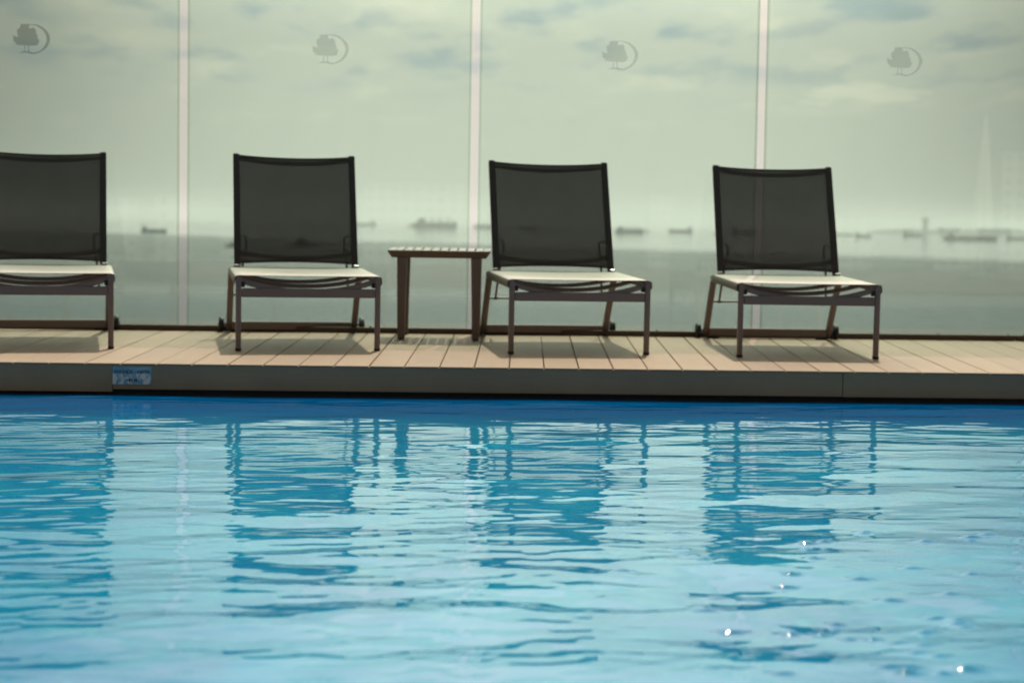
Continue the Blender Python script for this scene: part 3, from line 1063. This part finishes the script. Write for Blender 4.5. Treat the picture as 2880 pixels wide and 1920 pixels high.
ships = [
    ('cargo_ship', 430, 3000, 38, 4, 'tanker', 'small grey ship alone on the sea left of the first glass joint'),
    ('fishing_boat', 650, 1560, 14, 35, 'boat', 'dark fishing boat showing at the left edge of the second backrest'),
    ('fishing_boat', 850, 1700, 26, 10, 'boat', 'dark boat seen faintly through the cloth of the second backrest'),
    ('cargo_ship', 1024, 8200, 88, 175, 'tanker', 'faint ship just right of the second backrest'),
    ('harbour_boat', 1155, 7800, 42, 0, 'boat', 'faint small vessel at the left end of the pale ships above the table'),
    ('cargo_ship', 1220, 6900, 155, 6, 'freighter', 'largest pale ship above the side table, left of the glass joint'),
    ('cargo_ship', 1362, 7400, 95, 182, 'freighter', 'hazy ship seen in the glass joint beside the third backrest'),
    ('cargo_ship', 1480, 7000, 70, 3, 'tanker', 'ship seen faintly through the cloth of the third backrest'),
    ('cargo_ship', 1765, 5300, 82, 8, 'freighter', 'darker ship touching the right side of the third backrest'),
    ('cargo_ship', 1815, 5600, 34, 90, 'tanker', 'short ship seen end on beside the darker freighter'),
    ('cargo_ship', 1908, 6200, 76, 176, 'tanker', 'small ship midway between the third and fourth loungers'),
    ('tug_boat', 2012, 5000, 22, 20, 'boat', 'tiny dark tug at the left edge of the fourth backrest'),
    ('cargo_ship', 2085, 6500, 90, 3, 'tanker', 'ship seen faintly through the left part of the fourth backrest'),
    ('cargo_ship', 2422, 5200, 46, 12, 'tanker', 'small dark ship just right of the fourth backrest'),
    ('cargo_ship', 2368, 6000, 60, 2, 'barge', 'low flat barge touching the right side of the fourth backrest'),
    ('barge', 2722, 4700, 128, 1, 'barge', 'long low barge in front of the far shore, below the tower'),
    ('tug_boat', 2768, 4600, 36, 170, 'freighter', 'dark work vessel at the right end of the long barge'),
    ('cargo_ship', 2850, 5200, 52, 6, 'tanker', 'small ship at the far right edge of the picture'),
    ('ferry', 2560, 6100, 60, 4, 'tanker', 'pale ferry below the airport tower'),
]
for s_ in ships:
    make_ship(*s_)

# far shore on the right with a control tower
sh = MB()
rs = random.Random(3)
top, bot = [], []
NS = 60
for i in range(NS + 1):
    px = 2430 + i * 12
    x, y = az_pos(px, 9800)
    hgt = 5 + 14 * min(1, i / 6) + 5 * rs.random() + (5 if i > 22 else 0)
    x2, y2 = az_pos(px, 11200)
    top.append(((x, y, SEA_Z + 0.5), (x * 1.01, y * 1.01, SEA_Z + hgt), (x2, y2, SEA_Z + hgt * 0.9), (x2, y2, SEA_Z + .5)))
sh.loft(top)
tag(sh.build('far_shore', MT['land']), kind='structure')
x, y = az_pos(2594, 9900)
e = empty('control_tower', (x, y, SEA_Z + 10), 0)
tag(e, 'hazy blue control tower rising from the far shore at the right', 'tower')
MB().lathe([(13, 0), (12, 30), (11, 52)], 20).build('shaft', MT['tower'], e)
MB().lathe([(12, 52.1), (19, 58), (20, 66), (17, 72)], 20).build('cab', MT['tower'], e)
MB().lathe([(16, 72.1), (6, 76), (1.0, 77), (.8, 90)], 16).build('roof', MT['tower'], e)
for (px, wpx, hh, lab) in ((2660, 60, 26, 'long low terminal building right of the control tower'),
                           (2545, 26, 18, 'small low building left of the control tower'),
                           (2790, 90, 28, 'wide low building on the far shore at the right edge')):
    x, y = az_pos(px, 9700)
    ww = wpx / 5000 * 9700
    e = empty('shore_building', (x, y, SEA_Z + 2), 0)
    tag(e, lab, 'building')
    MB().box(-ww / 2, ww / 2, -20, 20, 0, hh).build('wall', MT['tower'], e)
    MB().box(-ww / 2 - 2, ww / 2 + 2, -22, 22, hh + .2, hh + 3).build('roof', MT['hull'], e)

# things behind the camera that the glass reflects
land = MB().box(-1500, 1500, -2500, -60, -1, 1.5)
tag(land.build('land', MT['land'], loc=(0, 0, SEA_Z)), kind='structure')


def mirror_pos(px, y):
    lx = math.tan(_ya + math.atan((px - 1440) / 4999.0))
    vd = 2 * GLASS_Y - y
    return lx * vd


blocks = [(352, 60, -420, 5.5), (480, 90, -380, 6.0), (640, 44, -400, 3.0), (905, 70, -430, 1.5), (1170, 300, -520, 12.0), (1180, 110, -300, -3.0),
          (1850, 60, -480, 9.0), (2370, 160, -520, 4.5), (2680, 120, -500, 2.0), (2840, 70, -460, 22.0), (1640, 90, -350, -4.0)]
names_ = ['narrow', 'broad', 'slim', 'square', 'very long', 'low', 'tall slim', 'long flat', 'plain', 'tallest', 'lowest']
for i, (px, wpx, y, ztop) in enumerate(blocks):
    vd = 2 * GLASS_Y - y
    ww = wpx / 5000 * vd
    x = mirror_pos(px, y)
    e = empty('apartment_block', (x, y, SEA_Z + 1.5))
    tag(e, names_[i] + ' white apartment block behind the photographer, mirrored in the glass', 'building', 'white blocks mirrored in the glass')
    h = ztop - e.location.z
    wl = MB().box(-ww / 2, ww / 2, -9, 0, 0, h)
    wl.build('wall', MT['render'], e)
    MB().box(-ww / 2 - .3, ww / 2 + .3, -9.3, .3, h + .02, h + .8).build('roof', MT['tower'], e)
    nf = max(2, int(h / 3.1)); nc_ = max(2, int(ww / 3.4))
    if nf * nc_ < 90:
        for a in range(nf):
            for c_ in range(nc_):
                cx0 = -ww / 2 + (c_ + .5) * ww / nc_
                MB().box(cx0 - .6, cx0 + .6, 0.003, 0.06, a * h / nf + .9, a * h / nf + 2.3).build('window', MT['window'], e)
    else:
        wm = MB()
        for a in range(nf):
            for c_ in range(nc_):
                cx0 = -ww / 2 + (c_ + .5) * ww / nc_
                wm.box(cx0 - .6, cx0 + .6, 0.003, 0.06, a * h / nf + .9, a * h / nf + 2.3)
        tag(wm.build('windows', MT['window'], e), kind='stuff')

# closed white parasol on the near deck
py = -3.2
e = empty('closed_parasol', (mirror_pos(2755, py), py, 0.129))
tag(e, 'tall folded white parasol on the near deck, mirrored faintly at the right', 'parasol')
pr = []
for h, r_ in ((0.62, 0.10), (0.66, 0.112), (0.9, 0.10), (1.3, 0.072), (1.7, 0.042), (1.98, 0.018), (2.06, 0.008)):
    ring = []
    for k in range(32):
        a = 2 * math.pi * k / 32
        rr = r_ * (1 + 0.18 * math.cos(8 * a))
        ring.append((rr * math.cos(a), rr * math.sin(a), h))
    pr.append(ring)
MB().loft(pr).build('canopy', MT['canvas'], e, True)
MB().cyl((0, 0, 0.045), (0, 0, 0.65), 0.022).build('pole', MT['pole'], e, True)
MB().cyl((0, 0, 0), (0, 0, 0.05), 0.24, 0.22, 28).build('base', MT['tower'], e, True)

# ------------------------------------------------------------------ haze over the water
hz = bpy.data.materials.new('haze')
hz.use_nodes = True
nt = hz.node_tree
for n in list(nt.nodes):
    nt.nodes.remove(n)
pv = nt.nodes.new('ShaderNodeVolumePrincipled')
pv.inputs['Color'].default_value = (0.98, 0.98, 0.97, 1)
pv.inputs['Density'].default_value = 0.9e-4
pv.inputs['Anisotropy'].default_value = 0.3
om = nt.nodes.new('ShaderNodeOutputMaterial')
nt.links.new(pv.outputs[0], om.inputs['Volume'])
hb = MB().box(-20000, 20000, -20000, 20000, SEA_Z - 1.3, 82)
ho = hb.build('haze', hz)
tag(ho, kind='stuff')
